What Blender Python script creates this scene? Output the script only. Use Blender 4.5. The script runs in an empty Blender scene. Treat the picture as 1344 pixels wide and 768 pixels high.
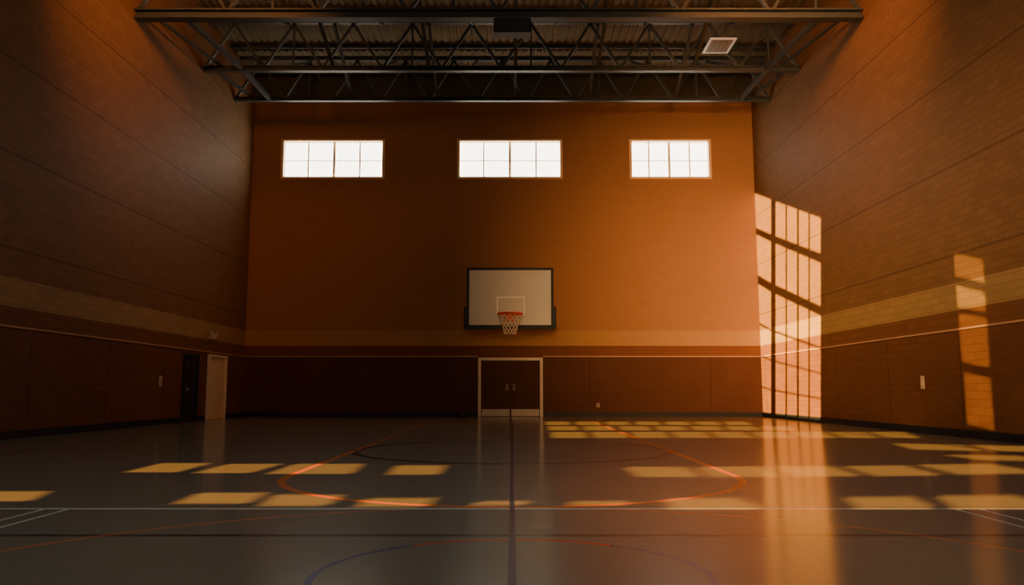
import bpy, bmesh, math, random
from mathutils import Vector, Matrix
from mathutils.geometry import tessellate_polygon
random.seed(4)
S = bpy.context.scene
COL = S.collection

# ------------------------------------------------------------ camera model
FPX = 1060.0
H = 0.972
TH = math.atan(129.0 / FPX)
C = Vector((0, 0, H))
FW = Vector((0, math.cos(TH), math.sin(TH)))
UP = Vector((0, -math.sin(TH), math.cos(TH)))
RT = Vector((1, 0, 0))

def U(px, py, axis, val):
    r = FW + RT * ((px - 672) / FPX) - UP * ((py - 384) / FPX)
    i = 'xyz'.index(axis)
    t = (val - C[i]) / r[i]
    return C + r * t

D = U(672, 547, 'z', 0).y
WL = -U(318, 547, 'y', D).x
WR = U(1001.5, 547, 'y', D).x
ZT = H + 12.45      # roof deck
YR = -14.0          # wall behind the camera

cam_d = bpy.data.cameras.new("camera")
cam = bpy.data.objects.new("camera", cam_d)
COL.objects.link(cam)
cam_d.sensor_width = 36
cam_d.lens = FPX / 1344 * 36
cam.location = C
cam.rotation_euler = (math.pi / 2 + TH, 0, 0)
S.camera = cam

# ------------------------------------------------------------ helpers: nodes
class NT:
    def __init__(s, name):
        s.m = bpy.data.materials.new(name)
        s.m.use_nodes = True
        s.t = s.m.node_tree
        s.b = s.t.nodes["Principled BSDF"]
        s.co = None
    def node(s, typ, **kw):
        n = s.t.nodes.new(typ)
        for k, v in kw.items():
            setattr(n, k, v)
        return n
    def link(s, a, b):
        s.t.links.new(a, b)
    def math(s, op, a, b=None, c=None):
        n = s.node('ShaderNodeMath', operation=op)
        for i, v in enumerate((a, b, c)):
            if v is None: continue
            if isinstance(v, (int, float)): n.inputs[i].default_value = v
            else: s.link(v, n.inputs[i])
        return n.outputs[0]
    def coords(s):
        if s.co is None:
            tc = s.node('ShaderNodeTexCoord')
            sp = s.node('ShaderNodeSeparateXYZ')
            s.link(tc.outputs['Object'], sp.inputs[0])
            s.co = (tc.outputs['Object'], sp.outputs[0], sp.outputs[1], sp.outputs[2])
        return s.co
    def mix(s, fac, a, b):
        n = s.node('ShaderNodeMix', data_type='RGBA')
        if isinstance(fac, (int, float)): n.inputs[0].default_value = fac
        else: s.link(fac, n.inputs[0])
        for idx, v in ((6, a), (7, b)):
            if isinstance(v, tuple): n.inputs[idx].default_value = (*v, 1)
            else: s.link(v, n.inputs[idx])
        return n.outputs[2]
    def noise(s, vec, scale, detail=3):
        n = s.node('ShaderNodeTexNoise')
        n.inputs['Scale'].default_value = scale
        n.inputs['Detail'].default_value = detail
        if vec is not None: s.link(vec, n.inputs['Vector'])
        return n.outputs[0]

def plain(name, col, rough=0.5, metal=0.0, nscale=8.0, var=0.25, emis=None, estr=0, spec=0.5):
    t = NT(name)
    v = t.coords()[0]
    n = t.noise(v, nscale)
    dark = tuple(c * (1 - var) for c in col)
    lite = tuple(min(1, c * (1 + var)) for c in col)
    t.link(t.mix(n, dark, lite), t.b.inputs['Base Color'])
    t.b.inputs['Roughness'].default_value = rough
    t.b.inputs['Metallic'].default_value = metal
    t.b.inputs['Specular IOR Level'].default_value = spec
    if emis:
        t.b.inputs['Emission Color'].default_value = (*emis, 1)
        t.b.inputs['Emission Strength'].default_value = estr
    return t.m

# z of painted bands (from the far wall)
Z_RAIL = U(500, 468, 'y', D).z
Z_B1 = U(500, 454, 'y', D).z
Z_B2 = U(500, 434, 'y', D).z

def wall_material(name, axis, up_a, up_b, lower, band, cream, seam0, seamp, course, bc, mc):
    t = NT(name)
    v, x, y, z = t.coords()
    a = x if axis == 'x' else y
    cb = t.node('ShaderNodeCombineXYZ')
    t.link(a, cb.inputs[0]); t.link(z, cb.inputs[1])
    br = t.node('ShaderNodeTexBrick')
    t.link(cb.outputs[0], br.inputs['Vector'])
    br.inputs['Scale'].default_value = 1.0
    br.inputs['Mortar Size'].default_value = 0.010
    br.inputs['Mortar Smooth'].default_value = 0.5
    br.inputs['Brick Width'].default_value = 0.42
    br.inputs['Row Height'].default_value = course
    br.inputs['Color1'].default_value = (bc, bc, bc, 1)
    br.inputs['Color2'].default_value = (1, 1, 1, 1)
    br.inputs['Mortar'].default_value = (mc, mc, mc, 1)
    n1 = t.noise(v, 0.35, 4)
    up = t.mix(n1, up_a, up_b)
    m1 = t.math('LESS_THAN', z, Z_B2)
    m2 = t.math('LESS_THAN', z, Z_B1)
    m3 = t.math('LESS_THAN', z, Z_RAIL)
    c = t.mix(m1, up, cream)
    c = t.mix(m2, c, band)
    n2 = t.noise(v, 0.8, 5)
    low = t.mix(n2, lower, tuple(k * 1.35 for k in lower))
    c = t.mix(m3, c, low)
    mul = t.node('ShaderNodeMix', data_type='RGBA', blend_type='MULTIPLY')
    mul.inputs[0].default_value = 0.95
    t.link(c, mul.inputs[6]); t.link(br.outputs['Color'], mul.inputs[7])
    c = mul.outputs[2]
    # vertical seams in the lower paint, horizontal control joints above
    sm = t.math('LESS_THAN', t.math('ABSOLUTE', t.math('SUBTRACT', t.math('MODULO', t.math('ADD', a, 60 - seam0), seamp), 0.05)), 0.022)
    sm = t.math('MULTIPLY', sm, m3)
    c = t.mix(t.math('MULTIPLY', sm, 0.5 if axis == 'y' else 0.3), c, (0.015, 0.010, 0.008))
    hj = t.math('LESS_THAN', t.math('ABSOLUTE', t.math('SUBTRACT', t.math('MODULO', z, course * 12), 0.03)), 0.022)
    hj = t.math('MULTIPLY', hj, t.math('GREATER_THAN', z, Z_B2 + .1))
    c = t.mix(t.math('MULTIPLY', hj, 0.4 if axis == 'y' else 0.0), c, (0.03, 0.015, 0.01))
    t.link(c, t.b.inputs['Base Color'])
    t.b.inputs['Roughness'].default_value = 0.62
    t.b.inputs['Specular IOR Level'].default_value = 0.12
    bp = t.node('ShaderNodeBump')
    bp.inputs['Strength'].default_value = 0.3 if axis == 'y' else 0.15
    bp.inputs['Distance'].default_value = 0.015
    hn = t.math('ADD', t.math('MULTIPLY', br.outputs['Fac'], -1.0), t.math('MULTIPLY', t.noise(v, 14, 3), 0.35))
    t.link(hn, bp.inputs['Height'])
    t.link(bp.outputs[0], t.b.inputs['Normal'])
    return t.m

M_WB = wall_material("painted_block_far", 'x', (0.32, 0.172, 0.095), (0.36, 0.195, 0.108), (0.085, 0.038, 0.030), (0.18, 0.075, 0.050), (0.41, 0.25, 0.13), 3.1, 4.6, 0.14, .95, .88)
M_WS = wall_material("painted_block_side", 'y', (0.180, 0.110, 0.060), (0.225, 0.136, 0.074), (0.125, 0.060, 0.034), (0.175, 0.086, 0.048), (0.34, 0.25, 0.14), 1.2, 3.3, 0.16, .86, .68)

# ------------------------------------------------------------ helpers: geometry
def put(o, parent=None):
    COL.objects.link(o)
    if parent: o.parent = parent
    return o

def meta(o, label, cat, kind=None, group=None):
    o["label"] = label
    o["category"] = cat
    if kind: o["kind"] = kind
    if group: o["group"] = group
    return o

def mesh_obj(name, bm, mat, parent=None, smooth=False):
    bmesh.ops.recalc_face_normals(bm, faces=bm.faces)
    me = bpy.data.meshes.new(name)
    bm.to_mesh(me); bm.free()
    me.materials.append(mat)
    if smooth:
        for p in me.polygons: p.use_smooth = True
    return put(bpy.data.objects.new(name, me), parent)

def empty(name, loc=(0, 0, 0)):
    e = bpy.data.objects.new(name, None)
    e.empty_display_size = 0.2
    e.location = loc
    return put(e)

def box(bm, lo, hi, bev=0.0):
    lo, hi = Vector(lo), Vector(hi)
    r = bmesh.ops.create_cube(bm, size=1)
    vs = r['verts']
    for v in vs:
        v.co = Vector(((lo[i] + hi[i]) / 2 + v.co[i] * (hi[i] - lo[i]) for i in range(3)))
    if bev > 0:
        es = list({e for v in vs for e in v.link_edges})
        bmesh.ops.bevel(bm, geom=es, offset=bev, segments=2, affect='EDGES')

def tube(bm, p, q, r, n=8):
    p, q = Vector(p), Vector(q)
    d = q - p
    if d.length < 1e-6: return
    m = Matrix.Translation((p + q) / 2) @ d.to_track_quat('Z', 'Y').to_matrix().to_4x4()
    bmesh.ops.create_cone(bm, cap_ends=True, segments=n, radius1=r, radius2=r, depth=d.length, matrix=m)

def bar(bm, p, q, w, h):
    """rectangular steel section from p to q"""
    p, q = Vector(p), Vector(q)
    d = q - p
    m = Matrix.Translation((p + q) / 2) @ d.to_track_quat('Z', 'Y').to_matrix().to_4x4()
    r = bmesh.ops.create_cube(bm, size=1)
    for v in r['verts']:
        v.co = m @ Vector((v.co.x * w, v.co.y * h, v.co.z * d.length))

def ibeam_x(bm, x0, x1, y, z, w, h, t):
    box(bm, (x0, y - w / 2, z - h / 2), (x1, y + w / 2, z - h / 2 + t))
    box(bm, (x0, y - w / 2, z + h / 2 - t), (x1, y + w / 2, z + h / 2))
    box(bm, (x0, y - t / 2, z - h / 2 + t), (x1, y + t / 2, z + h / 2 - t))

def sheet(name, outer, holes, to3d, mat):
    """flat wall with cut-through openings"""
    polys = [[Vector((a, b, 0)) for a, b in outer]] + [[Vector((a, b, 0)) for a, b in h] for h in holes]
    flat = [p for poly in polys for p in poly]
    tris = tessellate_polygon(polys)
    bm = bmesh.new()
    vs = [bm.verts.new(to3d(p.x, p.y)) for p in flat]
    for t in tris:
        try: bm.faces.new([vs[i] for i in t])
        except ValueError: pass
    return mesh_obj(name, bm, mat)

# ------------------------------------------------------------ unseen left-wall cut-outs added to shape the sun patches
SX, SY, SZ = 1.0, 1.15, -0.235
def hole(P):
    t = (P.x + WL) / SX
    return (P.y - SY * t, P.z - SZ * t)

holes = []
def add_hole(pts):
    hs = [hole(p) for p in pts]
    hs = [(a, min(max(b, 0.03), ZT - 0.06)) for a, b in hs]
    holes.append(hs)

# cut-outs shaped to throw a tall sash pattern on the right-hand wall
def lerp(a, b, t): return a + (b - a) * t
rows = [(254, 286, 299, 332), (308, 345, 361, 401), (373, 414, 424, 455), (427, 458, 466, 489), (468, 491, 507, 522), (509, 524, 541, 551)]
cols = [(990, 1012), (1018, 1031), (1033, 1046), (1048.5, 1061), (1063, 1077)]
for ri, (tl, tr, bl, br_) in enumerate(rows):
    for ci, (x0, x1) in enumerate(cols):
        f0, f1 = (x0 - 990) / 86, (x1 - 990) / 86
        pts = []
        for xx, yy in ((x0, lerp(tl, tr, f0)), (x1, lerp(tl, tr, f1)), (x1, lerp(bl, br_, f1)), (x0, lerp(bl, br_, f0))):
            p = U(xx, yy, 'x', WR)
            if p.y > D - .03:            # past the corner: keep it on the side wall
                q = U(xx, yy, 'y', D - .03); p = Vector((WR, D - .03, q.z))
            p.z = max(p.z, .02)
            pts.append(p)
        add_hole(pts)
# narrow patch nearer the camera: cut-outs thinned to slits to dim it
for q in ([(1252, 334), (1290, 342), (1292, 372), (1254, 364)],
          [(1255, 376), (1292, 386), (1294, 412), (1257, 404)],
          [(1258, 412), (1295, 419), (1299, 484), (1263, 476)],
          [(1265, 490), (1300, 498), (1305, 566), (1270, 558)]):
    tl, tr, brr, bll = q
    hgt = brr[1] - tr[1]
    n = max(4, int(hgt / 3.2))
    for i in range(n):
        f0 = i / n; f1 = (i + 0.18) / n
        L = lambda a, b, f: (a[0] + (b[0] - a[0]) * f, a[1] + (b[1] - a[1]) * f)
        qq = [L(tl, bll, f0), L(tr, brr, f0), L(tr, brr, f1), L(tl, bll, f1)]
        add_hole([U(a, b, 'x', WR) for a, b in qq])

def fpatch(q):
    pts = [U(a, b, 'z', 0) for a, b in q]
    pts = [Vector((min(p.x, WR - 0.03), p.y, 0)) for p in pts]
    add_hole(pts)

fp = [
 [(163, 620), (232, 620), (277, 608), (212, 608)],
 [(254, 621), (328, 621), (370, 609), (300, 609)],
 [(350, 622), (462, 622), (476, 609), (388, 609)],
 [(509, 623), (576, 623), (585, 611), (521, 611)],
 [(838, 626), (923, 626), (899, 613), (819, 613)],
 [(936, 626), (1028, 626), (998, 612), (912, 613)],
 [(1046, 626), (1132, 625), (1089, 612), (1012, 612)],
 [(1150, 625), (1238, 624), (1186, 611), (1104, 612)],
 [(1258, 623), (1370, 621), (1300, 609), (1202, 610)],
 [(229, 661), (325, 661), (350, 647), (262, 647)],
 [(342, 664), (428, 664), (449, 650), (362, 649)],
 [(470, 665), (560, 665), (570, 654), (482, 654)],
 [(622, 663), (690, 663), (693, 658), (630, 658)],
 [(752, 663), (830, 663), (820, 658), (748, 658)],
 [(884, 668), (1000, 668), (968, 654), (870, 654)],
 [(1128, 667), (1228, 667), (1196, 652), (1106, 653)],
 [(1254, 667), (1390, 667), (1330, 650), (1228, 651)],
 [(-40, 658), (38, 658), (66, 645), (-10, 645)],
 [(1200, 590), (1290, 592), (1262, 584), (1170, 582)],
 [(1302, 592), (1400, 594), (1350, 586), (1275, 584)],
 [(1290, 604), (1400, 606), (1330, 598), (1238, 597)],
]
# far floor bands
for (yt, yb, xa, xb, n, sk) in ((553.5, 558, 713, 985, 7, 12), (559.5, 565, 716, 1040, 7, 16), (567, 575, 720, 1190, 9, 24)):
    w = (xb - xa) / n
    for i in range(n):
        x0 = xa + i * w + 3; x1 = xa + (i + 1) * w - 5
        k0 = sk * (x0 - 672) / 500; k1 = sk * (x1 - 672) / 500
        fp.append([(x0 + k0, yb), (x1 + k1, yb), (x1, yt), (x0, yt)])
for q in fp: fpatch(q)

# ------------------------------------------------------------ room shell
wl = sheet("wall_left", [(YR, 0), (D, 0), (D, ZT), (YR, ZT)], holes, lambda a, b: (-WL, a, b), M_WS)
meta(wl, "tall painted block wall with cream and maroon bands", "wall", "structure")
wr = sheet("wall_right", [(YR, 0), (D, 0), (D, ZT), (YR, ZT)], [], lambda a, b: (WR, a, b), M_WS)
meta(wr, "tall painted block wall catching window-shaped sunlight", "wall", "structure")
wre = sheet("wall_rear", [(-WL, 0), (WR, 0), (WR, ZT), (-WL, ZT)], [], lambda a, b: (a, YR, b), M_WB)
meta(wre, "orange painted block end wall opposite the hoop", "wall", "structure")

wins = []
for (x0, x1, y0, y1, big) in ((369, 505, 183, 235, 2), (600, 738.5, 183, 235, 2), (826, 933.5, 183, 235, 2)):
    a = U(x0, (y0 + y1) / 2, 'y', D); b = U(x1, (y0 + y1) / 2, 'y', D)
    zt = U(672, y0, 'y', D).z; zb = U(672, y1, 'y', D).z
    wins.append((a.x, b.x, zb, zt))
wb = sheet("wall_back", [(-WL, 0), (WR, 0), (WR, ZT), (-WL, ZT)],
           [[(a, c), (b, c), (b, d), (a, d)] for a, b, c, d in wins], lambda a, b: (a, D, b), M_WB)
meta(wb, "orange painted block end wall with three high windows", "wall", "structure")

# windows
M_FR = plain("window_frame_paint", (0.80, 0.58, 0.34), 0.45, 0, 5, 0.15)
M_MU = plain("window_bar_paint", (0.92, 0.82, 0.66), 0.4, 0, 5, 0.1)
gt = NT("frosted_daylight_glass")
gv, gx, gy, gz = gt.coords()
gt.link(gt.mix(gt.noise(gv, 0.5, 2), (1.0, 0.88, 0.68), (1.0, 0.96, 0.84)), gt.b.inputs['Emission Color'])
gt.b.inputs['Emission Strength'].default_value = 7.0
gt.b.inputs['Base Color'].default_value = (0.8, 0.8, 0.78, 1)
M_GL = gt.m
for i, (a, b, zb, zt) in enumerate(wins):
    e = empty("window_%d" % (i + 1), ((a + b) / 2, D, zb))
    meta(e, "high wide sash window glowing with hazy daylight", "window", "structure")
    w = b - a; h = zt - zb; dep = 0.28
    bm = bmesh.new(); f = 0.10
    x0, x1 = -w / 2, w / 2
    box(bm, (x0, -0.03, 0), (x0 + f, dep, h)); box(bm, (x1 - f, -0.03, 0), (x1, dep, h))
    box(bm, (x0 + f, -0.03, h - f * .7), (x1 - f, dep, h)); box(bm, (x0 + f, -0.06, 0), (x1 - f, dep, f * .8))
    mesh_obj("frame", bm, M_FR, e)
    bm = bmesh.new()
    for k in range(1, 4):
        xx = x0 + w * k / 4; t = 0.050 if k == 2 else 0.028
        box(bm, (xx - t, dep - 0.06, f * .8), (xx + t, dep - 0.03, h - f * .7))
    box(bm, (x0 + f, dep - 0.055, h * 0.5 - 0.018), (x1 - f, dep - 0.035, h * 0.5 + 0.018))
    mesh_obj("glazing_bar", bm, M_MU, e)
    bm = bmesh.new()
    box(bm, (x0 + f * .5, dep - 0.02, f * .4), (x1 - f * .5, dep, h - f * .3))
    mesh_obj("glass_pane", bm, M_GL, e)

# ------------------------------------------------------------ floor with court markings
ft = NT("varnished_gym_floor")
v, x, y, z = ft.coords()
c = ft.mix(ft.noise(v, 0.45, 4), (0.180, 0.160, 0.122), (0.235, 0.208, 0.160))
k = H / 1.06
def rect(x0, x1, y0, y1):
    a = ft.math('LESS_THAN', ft.math('ABSOLUTE', ft.math('SUBTRACT', x, (x0 + x1) / 2 * 1.0)), abs(x1 - x0) / 2)
    b = ft.math('LESS_THAN', ft.math('ABSOLUTE', ft.math('SUBTRACT', y, (y0 + y1) / 2 * 1.0)), abs(y1 - y0) / 2)
    return ft.math('MULTIPLY', a, b)
def ring(cx, cy, r, w, cond=None):
    dx = ft.math('SUBTRACT', x, cx); dy = ft.math('SUBTRACT', y, cy)
    d = ft.math('SQRT', ft.math('ADD', ft.math('MULTIPLY', dx, dx), ft.math('MULTIPLY', dy, dy)))
    m = ft.math('LESS_THAN', ft.math('ABSOLUTE', ft.math('SUBTRACT', d, r)), w / 2)
    if cond == 'below': m = ft.math('MULTIPLY', m, ft.math('LESS_THAN', y, cy))
    return m
BLUE = (0.002, 0.028, 0.085); ORG = (0.88, 0.20, 0.045); RED = (0.60, 0.07, 0.03); WHT = (0.72, 0.67, 0.58); DRK = (0.006, 0.018, 0.038)
def paint(mask, col, op=0.95):
    global c
    c = ft.mix(ft.math('MULTIPLY', mask, op), c, col)
paint(rect(-20, 20, 6.09 * k, 6.18 * k), DRK, 0.85)
paint(ring(0, 14.8 * k, 2.8 * k, 0.16), DRK, 0.95)
paint(ring(0, 10.4 * k, 2.8 * k, 0.09, 'below'), ORG)
paint(rect(-2.8 * k - .045, -2.8 * k + .045, 10.4 * k, 27.5 * k), ORG)
paint(rect(2.8 * k - .045, 2.8 * k + .045, 10.4 * k, 27.5 * k), ORG)
paint(ring(0, 3.65 * k, 3.9 * k, 0.05), ORG, 0.6)
paint(rect(-20, 20, 7.45 * k, 7.54 * k), WHT)
for sx in (-1, 1):
    for xx in (4.0, 4.22):
        paint(rect(sx * xx * k - .02, sx * xx * k + .02, -8, 7.5 * k), WHT, .9)
    paint(rect(sx * 8.6 * k - .05, sx * 8.6 * k + .05, -8, 27.5 * k), BLUE, 0.8)
ringc = ring(0, 4.82 * k, 1.15 * k, 0.042)
paint(ringc, RED)
paint(ft.math('MULTIPLY', ringc, ft.math('GREATER_THAN', ft.math('ABSOLUTE', x), 0.62)), (0.002, 0.085, 0.20))
paint(rect(-20, 20, 27.45 * k, 27.55 * k), BLUE, .6)
paint(rect(-0.022, 0.022, -8, 27.5 * k), BLUE, 0.99)
ft.link(c, ft.b.inputs['Base Color'])
ft.b.inputs['Roughness'].default_value = 0.17
ft.b.inputs['Specular IOR Level'].default_value = 0.26
bm = bmesh.new()
box(bm, (-WL - .3, YR - .3, -0.2), (WR + .3, D + .5, 0))
fl = mesh_obj("floor", bm, ft.m)
meta(fl, "dark glossy gym floor with orange, white and blue court lines", "floor", "structure")

# ------------------------------------------------------------ baseboards and rail
M_BB = plain("dark_vinyl_base", (0.010, 0.018, 0.034), 0.5, 0, 4, spec=0.3)
M_RL = plain("cream_rail_paint", (0.45, 0.30, 0.21), 0.45, 0, 4, 0.15)
def strip(name, lo, hi, mat, label, cat):
    bm = bmesh.new(); box(bm, lo, hi, 0.006)
    o = mesh_obj(name, bm, mat); meta(o, label, cat, "structure")
dl = U(627.5, 520, 'y', D).x; dr = U(712.5, 520, 'y', D).x
bl = "dark blue vinyl baseboard along the floor"
BH = 0.16
strip("baseboard_back", (-WL + .03, D - .025, 0), (dl - .01, D - .001, BH), M_BB, bl, "baseboard")
strip("baseboard_back.001", (dr + .01, D - .025, 0), (WR - .03, D - .001, BH), M_BB, bl, "baseboard")
strip("baseboard_right", (WR - .025, YR + .01, 0), (WR - .001, D - .01, BH), M_BB, bl, "baseboard")
dA0 = U(238, 520, 'x', -WL).y; dA1 = U(256, 520, 'x', -WL).y
dB0 = U(270, 520, 'x', -WL).y; dB1 = U(293.5, 520, 'x', -WL).y
for i, (a, b) in enumerate(((9.0, dA0 - .01), (dA1 + .01, dB0 - .01), (dB1 + .01, D - .01))):
    strip("baseboard_left" + ("" if i == 0 else ".%03d" % i), (-WL + .001, a, 0), (-WL + .025, b, BH), M_BB, bl, "baseboard")
rl = "thin cream rail above the dark lower wall"
strip("trim_1", (-WL + .03, D - .03, Z_RAIL - .02), (dl - .01, D - .001, Z_RAIL + .02), M_RL, rl, "wall rail")
strip("trim_2", (dr + .01, D - .03, Z_RAIL - .02), (WR - .03, D - .001, Z_RAIL + .02), M_RL, rl, "wall rail")
strip("trim_3", (-WL + .001, 14.8, Z_RAIL - .02), (-WL + .03, D - .001, Z_RAIL + .02), M_RL, rl, "wall rail")
strip("trim_4", (WR - .03, YR + .01, Z_RAIL - .02), (WR - .001, D - .001, Z_RAIL + .02), M_RL, rl, "wall rail")

# ------------------------------------------------------------ doors
M_DW = plain("white_door_paint", (0.66, 0.64, 0.60), 0.45, 0, 3, 0.1)
M_DB = plain("brown_door_paint", (0.085, 0.046, 0.038), 0.75, 0, 2, 0.2, spec=0.12)
M_DK = plain("dark_blue_door_paint", (0.018, 0.024, 0.035), 0.4, 0, 2, 0.2)
M_KP = plain("worn_steel_plate", (0.52, 0.54, 0.54), 0.5, 0.0, 6, 0.15)
M_HD = plain("pale_door_plate", (0.20, 0.18, 0.16), 0.5, 0.0, 6, 0.1)
zt = U(670, 469.5, 'y', D).z
e = empty("door_1", ((dl + dr) / 2, D, 0))
meta(e, "double brown doors in a white frame with kick plates", "double door", "structure")
w = dr - dl; f = 0.11
bm = bmesh.new()
box(bm, (-w / 2, -.09, 0), (-w / 2 + f, -.001, zt), .008); box(bm, (w / 2 - f, -.09, 0), (w / 2, -.001, zt), .008)
box(bm, (-w / 2 + f, -.09, zt - f), (w / 2 - f, -.001, zt), .008)
mesh_obj("frame", bm, M_DW, e)
for s in (-1, 1):
    bm = bmesh.new()
    a, b = (s * 0.012, s * (w / 2 - f - .008))
    lo, hi = min(a, b), max(a, b)
    box(bm, (lo, -.055, .012), (hi, -.004, zt - f - .01), .004)
    leaf = mesh_obj("leaf", bm, M_DB, e)
    bm = bmesh.new(); box(bm, (lo + .02, -.063, .02), (hi - .02, -.0551, .28), .002)
    mesh_obj("kick_plate", bm, M_KP, leaf)
    bm = bmesh.new()
    hx = s * 0.13
    box(bm, (hx - .045, -.064, .98), (hx + .045, -.0551, 1.24), .003)
    tube(bm, (hx, -.11, 1.02), (hx, -.11, 1.20), .012)
    tube(bm, (hx, -.11, 1.03), (hx, -.06, 1.03), .009); tube(bm, (hx, -.11, 1.19), (hx, -.06, 1.19), .009)
    mesh_obj("handle", bm, M_HD, leaf)

def side_door(name, y0, y1, zt, mf, ml, label):
    e = empty(name, (-WL, (y0 + y1) / 2, 0)); meta(e, label, "door", "structure")
    w = y1 - y0; f = 0.09
    bm = bmesh.new()
    box(bm, (.001, -w / 2, 0), (.10, -w / 2 + f, zt), .008); box(bm, (.001, w / 2 - f, 0), (.10, w / 2, zt), .008)
    box(bm, (.001, -w / 2 + f, zt - f), (.10, w / 2 - f, zt), .008)
    mesh_obj("frame", bm, mf, e)
    bm = bmesh.new(); box(bm, (.003, -w / 2 + f + .006, .012), (.05, w / 2 - f - .006, zt - f - .006), .004)
    lf = mesh_obj("leaf", bm, ml, e)
    bm = bmesh.new()
    tube(bm, (.05, -w / 2 + f + .1, 1.02), (.10, -w / 2 + f + .1, 1.02), .015)
    tube(bm, (.10, -w / 2 + f + .09, 1.02), (.10, -w / 2 + f + .24, 1.02), .011)
    box(bm, (.0501, -w / 2 + f + .06, .94), (.057, -w / 2 + f + .14, 1.12), .002)
    mesh_obj("handle", bm, M_KP, lf)
side_door("door_2", dB0, dB1, U(282, 466, 'x', -WL).z, M_DW, M_DW, "pale cream single door in the dark lower wall")
side_door("door_3", dA0, dA1, U(247, 464, 'x', -WL).z, M_DK, M_DK, "dark navy single door in the lower wall")

# ------------------------------------------------------------ wall fittings
M_PL = plain("pale_plastic", (0.50, 0.46, 0.40), 0.4, 0, 5, 0.08)
M_DP = plain("dark_plastic", (0.02, 0.02, 0.022), 0.4, 0, 5, 0.1)
def plate(name, P, normal, w, h, label, cat, kids):
    """plate flat on a wall; local x along wall, y out of wall"""
    e = empty(name, P)
    ang = {'+x': -math.pi / 2, '-x': math.pi / 2, '-y': math.pi}[normal]
    e.rotation_euler = (0, 0, ang)
    meta(e, label, cat)
    bm = bmesh.new(); box(bm, (-w / 2, .0015, -h / 2), (w / 2, .025, h / 2), .006)
    mesh_obj("cover", bm, M_PL, e)
    bm = bmesh.new()
    if kids == 'toggle':
        box(bm, (-w * .16, .0255, -h * .18), (w * .16, .045, h * .18), .005); nm = "toggle"
    elif kids == 'socket':
        box(bm, (-w * .25, .0255, h * .08), (w * .25, .030, h * .36), .003)
        box(bm, (-w * .25, .0255, -h * .36), (w * .25, .030, -h * .08), .003); nm = "socket"
    mesh_obj(nm, bm, M_PL if kids == 'toggle' else M_DP, e)
plate("wall_switch", U(210, 500, 'x', -WL), '+x', .20, .30, "pale switch plate on the dark lower wall", "wall switch", 'toggle')
plate("wall_switch", U(1211.5, 502, 'x', WR), '-x', .15, .30, "cream switch plate on the maroon brown wall", "wall switch", 'toggle')
plate("wall_outlet", U(785, 532, 'y', D), '-y', .12, .15, "small pale outlet low on the end wall", "outlet", 'socket')

# twin-head emergency lamp on the left wall
P = U(277, 442, 'x', -WL)
e = empty("emergency_light", P); meta(e, "small pale twin-head emergency light above a door", "emergency light")
bm = bmesh.new(); box(bm, (.0003, -.22, -.09), (.12, .22, .07), .015); mesh_obj("housing", bm, M_PL, e)
for s in (-1, 1):
    bm = bmesh.new()
    tube(bm, (.06, s * .24, .08), (.14, s * .26, .12), .065, 14); tube(bm, (.06, s * .20, .06), (.06, s * .24, .09), .018)
    mesh_obj("lamp_head", bm, M_PL, e)

# small dark bag on the floor by the doors
P = U(602, 547.5, 'z', 0); P.y = D - .28
e = empty("duffel_bag", (P.x, P.y, 0)); meta(e, "small black duffel bag against the baseboard", "bag")
bm = bmesh.new(); box(bm, (-.2, -.11, .0), (.2, .11, .12), .04); mesh_obj("body", bm, M_DP, e, True)
bm = bmesh.new()
pts = [(-.1, 0, .11), (-.08, 0, .16), (0, 0, .18), (.08, 0, .16), (.1, 0, .11)]
for a, b in zip(pts, pts[1:]): tube(bm, a, b, .012)
mesh_obj("handle", bm, M_DP, e)

# ------------------------------------------------------------ basketball hoop
YB = D - 1.6
M_BO = plain("white_backboard", (0.44, 0.49, 0.52), 0.35, 0, 1.5, 0.06)
M_NV = plain("navy_padding", (0.008, 0.024, 0.040), 0.5, 0, 6, 0.15, spec=0.25)
M_LN = plain("backboard_target_paint", (0.80, 0.82, 0.82), 0.35, 0, 4, 0.03)
M_RIM = plain("orange_rim_paint", (0.85, 0.07, 0.02), 0.35, 0.1, 8, 0.1)
M_NET = plain("white_net_cord", (0.85, 0.82, 0.78), 0.8, 0, 8, 0.1)
M_ST = plain("dark_painted_steel", (0.046, 0.068, 0.080), 0.5, 0.0, 3, 0.25)
x0 = U(612.5, 390, 'y', YB).x; x1 = U(726.5, 390, 'y', YB).x
z1 = U(670, 351.5, 'y', YB).z; z0 = U(670, 431, 'y', YB).z
xc = (x0 + x1) / 2; w = x1 - x0; h = z1 - z0
e = empty("basketball_hoop", (xc, YB, z0))
meta(e, "white rectangular backboard with navy edge, orange rim and net", "basketball hoop")
bm = bmesh.new(); box(bm, (-w / 2 + .04, -.02, .04), (w / 2 - .04, .03, h - .04), .004)
board = mesh_obj("backboard", bm, M_BO, e)
bm = bmesh.new(); f = .095
box(bm, (-w / 2, -.035, 0), (-w / 2 + f, .05, h), .01); box(bm, (w / 2 - f, -.035, 0), (w / 2, .05, h), .01)
box(bm, (-w / 2 + f, -.035, h - f), (w / 2 - f, .05, h), .01); box(bm, (-w / 2 + f, -.035, 0), (w / 2 - f, .05, f), .01)
mesh_obj("frame", bm, M_NV, board)
bm = bmesh.new()
box(bm, (-w / 2 - .06, -.06, -.03), (w / 2 + .06, .08, .12), .03)
for s in (-1, 1):
    a, b = s * (w / 2 - .03), s * (w / 2 + .095)
    box(bm, (min(a, b), -.06, -.03), (max(a, b), .08, .80), .03)
mesh_obj("edge_padding", bm, M_NV, e)
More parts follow.
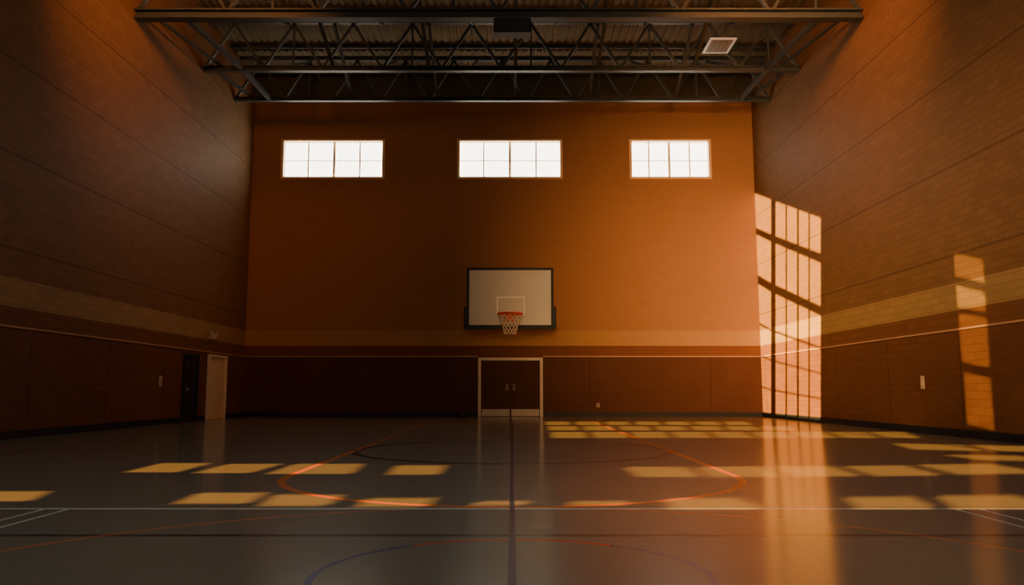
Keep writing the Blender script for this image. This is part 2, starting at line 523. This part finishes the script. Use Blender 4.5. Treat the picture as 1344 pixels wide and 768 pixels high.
# target square
sx0 = U(652, 400, 'y', YB).x - xc; sx1 = U(689, 400, 'y', YB).x - xc
sz1 = U(670, 389.5, 'y', YB).z - z0; sz0 = U(670, 414, 'y', YB).z - z0
bm = bmesh.new(); t = .045; ya, yb = -.024, -.0205
box(bm, (sx0, ya, sz0), (sx0 + t, yb, sz1)); box(bm, (sx1 - t, ya, sz0), (sx1, yb, sz1))
box(bm, (sx0 + t, ya, sz1 - t), (sx1 - t, yb, sz1)); box(bm, (sx0 + t, ya, sz0), (sx1 - t, yb, sz0 + t))
mesh_obj("target_square", bm, M_LN, board)
rz = U(670, 412, 'y', YB - .55).z - z0; R = 15.5 / FPX * (YB - .2)
ry = -(R + .18)
bm = bmesh.new(); n = 36
ringp = [(R * math.cos(2 * math.pi * i / n), ry + R * math.sin(2 * math.pi * i / n), rz) for i in range(n)]
for i in range(n): tube(bm, ringp[i], ringp[(i + 1) % n], .036, 8)
box(bm, (-.13, ry + R - .02, rz - .03), (.13, -.03, rz + .02), .01)
box(bm, (-.14, -.045, rz - .22), (.14, -.021, rz + .03), .006)
tube(bm, (-.1, -.04, rz - .18), (-.18, ry + R * .82, rz - .02), .014); tube(bm, (.1, -.04, rz - .18), (.18, ry + R * .82, rz - .02), .014)
rim = mesh_obj("rim", bm, M_RIM, e)
bm = bmesh.new(); NS = 12; L = 6; nl = 26.0 / FPX * YB
def np_(i, j):
    rr = R * (1 - .52 * (j / L) ** .7); a = 2 * math.pi * (i + .5 * (j % 2)) / NS
    return (rr * math.cos(a), ry + rr * math.sin(a), rz - .02 - nl * j / L)
for j in range(L):
    for i in range(NS):
        p = np_(i, j)
        if j % 2 == 0: qs = (np_(i, j + 1), np_(i - 1, j + 1))
        else: qs = (np_(i, j + 1), np_(i + 1, j + 1))
        for q in qs: tube(bm, p, q, .010, 5)
mesh_obj("net", bm, M_NET, rim)
bm = bmesh.new(); YW = D - YB
for s in (-1, 1):
    for zz in (.45, h - .35):
        bar(bm, (s * .55, .03, zz), (s * .55, YW - .01, zz), .07, .07)
    bar(bm, (s * .55, .1, h - .35), (s * .55, YW - .1, .45), .05, .05)
    box(bm, (s * .55 - .08, YW - .04, .2), (s * .55 + .08, YW - .002, h - .1))
bar(bm, (-.9, .06, .45), (.9, .06, .45), .06, .06); bar(bm, (-.9, .06, h - .35), (.9, .06, h - .35), .06, .06)
mesh_obj("wall_bracket", bm, M_ST, e)

# ------------------------------------------------------------ roof
dk = NT("ribbed_steel_deck")
v, x, y, z = dk.coords()
dk.link(dk.mix(dk.noise(v, 1.2, 3), (0.15, 0.130, 0.085), (0.20, 0.172, 0.115)), dk.b.inputs['Base Color'])
dk.b.inputs['Roughness'].default_value = 0.8
dk.b.inputs['Specular IOR Level'].default_value = 0.15
bm = bmesh.new()
pitch = .26; nx = int((WL + WR + .6) / pitch)
prof = []
for i in range(nx + 1):
    xx = -WL - .3 + i * pitch
    prof += [(xx, 0), (xx + pitch * .45, 0), (xx + pitch * .55, .04), (xx + pitch * .9, .04)]
va = [bm.verts.new((a, YR - .3, ZT + b)) for a, b in prof]; vb = [bm.verts.new((a, D + .5, ZT + b)) for a, b in prof]
for i in range(len(prof) - 1): bm.faces.new((va[i], va[i + 1], vb[i + 1], vb[i]))
# closing slab above the deck
box(bm, (-WL - .3, YR - .3, ZT + .12), (WR + .3, D + .5, ZT + .2))
ce = mesh_obj("ceiling", bm, dk.m)
meta(ce, "ribbed olive-tan metal roof deck above the trusses", "ceiling", "structure")

# dark header girder on the end wall
M_HDR = plain("dark_header_paint", (0.068, 0.072, 0.064), 0.7, 0, 1.5, 0.25)
zg = U(672, 128, 'y', D).z
bm = bmesh.new(); box(bm, (-WL + .01, D - .18, zg), (WR - .01, D - .002, ZT - .005))
o = mesh_obj("trim_5", bm, M_HDR); meta(o, "dark steel header along the top of the end wall", "header", "structure")

def truss(Y, zb, hb, n):
    """Warren truss spanning wall to wall"""
    e = empty("roof_truss", (0, Y, zb))
    meta(e, "dark painted steel roof truss spanning wall to wall", "roof truss", None, "roof trusses")
    x0, x1 = -WL + .02, WR - .02
    zt = ZT - .26 - zb
    bm = bmesh.new(); ibeam_x(bm, x0, x1, 0, hb / 2, hb * 1.1, hb, hb * .18); mesh_obj("bottom_chord", bm, M_ST, e)
    bm = bmesh.new(); ibeam_x(bm, x0 + .1, x1 - .1, 0, zt, .16, .16, .03); mesh_obj("top_chord", bm, M_ST, e)
    st = (x1 - x0) / n
    for i in range(n):
        a = x0 + i * st; m_ = a + st / 2; b = a + st
        for p, q in (((a + .05, 0, hb), (m_, 0, zt - .08)), ((m_, 0, zt - .08), (b - .05, 0, hb))):
            bm = bmesh.new(); bar(bm, p, q, .085, .085); mesh_obj("web_member", bm, M_ST, e)
        if i % 2 == 1:
            bm = bmesh.new(); bar(bm, (m_, 0, hb), (m_, 0, zt - .08), .06, .06); mesh_obj("web_post", bm, M_ST, e)
    return e
def ychord(px_w, py):
    depth = FPX * (WL + WR) / px_w
    up = (384 - py) / FPX * depth
    p = C + FW * depth + UP * up
    return p.y, p.z
T = []
for (pw, py, hb) in ((703, 133, .15), (783, 94, .17), (954, 26, .27)):
    Y, Z = ychord(pw, py); T.append((Y, Z, hb))
for i, (Y, Z, hb) in enumerate(T): truss(Y, Z, hb, (11, 10, 8)[i])

# longitudinal bracing between trusses
def brace(name, p, q, w, label, cat, group):
    e_ = bmesh.new(); bar(e_, p, q, w, w)
    o = mesh_obj(name, e_, M_ST); meta(o, label, cat, None, group); return o
DB = "slim dark diagonal brace between trusses"
for (A, B) in zip(T[:2], T[1:3]):
    ya, za, ha = A; yb, zb, hb = B
    for xx in (-8.9, 8.4):
        brace("roof_beam", (xx, yb + .14, zb + hb * .5), (xx, ya - .08, za + ha * .5), .13, "dark steel tie beam linking two trusses", "roof beam", "truss tie beams")
    for xx in (-5.9, -2.75, 0.12, 2.85, 6.0):
        brace("diagonal_brace", (xx, yb, ZT - .36), (xx, ya, za + ha + .02), .10, DB, "roof brace", "truss diagonal braces")
    for xx in (-7.4, -4.3, -1.3, 1.5, 4.4, 7.2):
        brace("diagonal_brace", (xx, yb, zb + hb + .02), (xx, ya, ZT - .36), .07, DB, "roof brace", "truss diagonal braces")
    for s, xw in ((-1, -WL), (1, WR)):
        brace("diagonal_brace", (xw - s * .25, yb, zb + hb + .03), (xw - s * .6, ya, za + ha + .03), .08, DB, "roof brace", "truss diagonal braces")
yy = T[2][0] - 2.3
while yy < D - .4:
    bm = bmesh.new(); ibeam_x(bm, -WL + .03, WR - .03, 0, 0, .08, .16, .025)
    o = mesh_obj("roof_purlin", bm, M_ST); o.location = (0, yy, ZT - .08)
    meta(o, "slim dark steel purlin under the roof deck", "purlin", None, "roof purlins")
    yy += 2.35

# hanging loudspeaker box
Y3, Z3, h3 = T[2]
P = U(672.5, 38, 'y', Y3 + .1)
e = empty("loudspeaker", (P.x, Y3, P.z - .22)); meta(e, "dark slatted loudspeaker box hung below a truss", "loudspeaker")
bm = bmesh.new(); box(bm, (-.5, -.2, 0), (.5, .2, .40), .02); mesh_obj("cabinet", bm, M_DP, e)
bm = bmesh.new()
for i in range(8): box(bm, (-.45, -.225, .04 + i * .043), (.45, -.201, .06 + i * .043))
mesh_obj("grille", bm, M_ST, e)
for s in (-1, 1):
    bm = bmesh.new()
    tube(bm, (s * .35, 0, .39), (s * .35, 0, Z3 - (P.z - .22) + .02), .02)
    mesh_obj("hanger", bm, M_ST, e)

# suspended square light fitting
P = U(944, 61, 'z', H + 11.0)
M_LT = plain("tan_diffuser", (0.30, 0.25, 0.18), 0.5, 0, 4, 0.1)
M_LF = plain("white_rim_faint_glow", (0.75, 0.71, 0.62), 0.4, 0, 4, 0.05, (1, .85, .65), 0.18)  # slight emission added to brighten the rim
e = empty("ceiling_light", P); meta(e, "square pale suspended light fitting with tan diffuser", "ceiling light")
bm = bmesh.new(); a, b, f = .42, .55, .07
box(bm, (-a, -b, 0), (-a + f, b, .05), .004); box(bm, (a - f, -b, 0), (a, b, .05), .004)
box(bm, (-a + f, -b, 0), (a - f, -b + f, .05), .004); box(bm, (-a + f, b - f, 0), (a - f, b, .05), .004)
mesh_obj("rim", bm, M_LF, e)
bm = bmesh.new(); box(bm, (-a + f, -b + f, .02), (a - f, b - f, .045))
for i in range(1, 4): box(bm, (-a + f + (2 * a - 2 * f) * i / 4 - .01, -b + f, .005), (-a + f + (2 * a - 2 * f) * i / 4 + .01, b - f, .021))
mesh_obj("diffuser", bm, M_LT, e)
for sx in (-1, 1):
    for sy in (-1, 1):
        bm = bmesh.new()
        tube(bm, (sx * .36, sy * .48, .045), (sx * .36, sy * .48, ZT - P.z + .01), .012)
        mesh_obj("hanger", bm, M_ST, e)

# ------------------------------------------------------------ light
sd = bpy.data.lights.new("sun", 'SUN'); sd.energy = 54; sd.color = (1.0, 0.47, 0.085); sd.angle = math.radians(0.18)
so = put(bpy.data.objects.new("sun", sd)); so.rotation_euler = Vector((SX, SY, SZ)).to_track_quat('-Z', 'Y').to_euler()
so.location = (-20, -10, 12)

def area(name, loc, target, size, size_y, power, col, spread=180):
    d = bpy.data.lights.new(name, 'AREA'); d.shape = 'RECTANGLE'; d.size = size; d.size_y = size_y
    d.energy = power; d.color = col; d.spread = math.radians(spread)
    o = put(bpy.data.objects.new(name, d)); o.location = loc
    o.rotation_euler = (Vector(target) - Vector(loc)).to_track_quat('-Z', 'Y').to_euler()
area("warm_end_wall_fill", (2.0, 2, 5.5), (9.8, 31, 4.6), 6, 5, 540, (1.0, 0.47, 0.15), 40)  # added fill warming the right of the end wall, no window here
area("rear_fill", (0, -8, 9), (0, 30, 6), 12, 3, 230, (1.0, 0.70, 0.48), 120)  # added soft fill behind the camera, the rear wall is unbroken
area("cool_floor_fill", (0, 6, 13.0), (0, 8, 0), 10, 10, 150, (0.60, 0.92, 1.0), 110)  # added cool fill for the near floor, the deck has no opening
area("warm_wall_fill_west", (-6, 16, 11.8), (-WL, 22, 10.3), 1.5, 1.0, 130, (1.0, 0.30, 0.08), 100)  # unseen lamp added in place of warm bounce on the upper left wall
area("warm_wall_fill_east", (5.5, 16, 11.8), (WR, 23, 9.8), 1.5, 1.0, 190, (1.0, 0.30, 0.08), 100)  # unseen lamp added for an orange glow high on the right wall

wd = bpy.data.worlds.new("world"); S.world = wd; wd.use_nodes = True
wd.node_tree.nodes["Background"].inputs[0].default_value = (0.75, 0.6, 0.45, 1)
wd.node_tree.nodes["Background"].inputs[1].default_value = 0.05
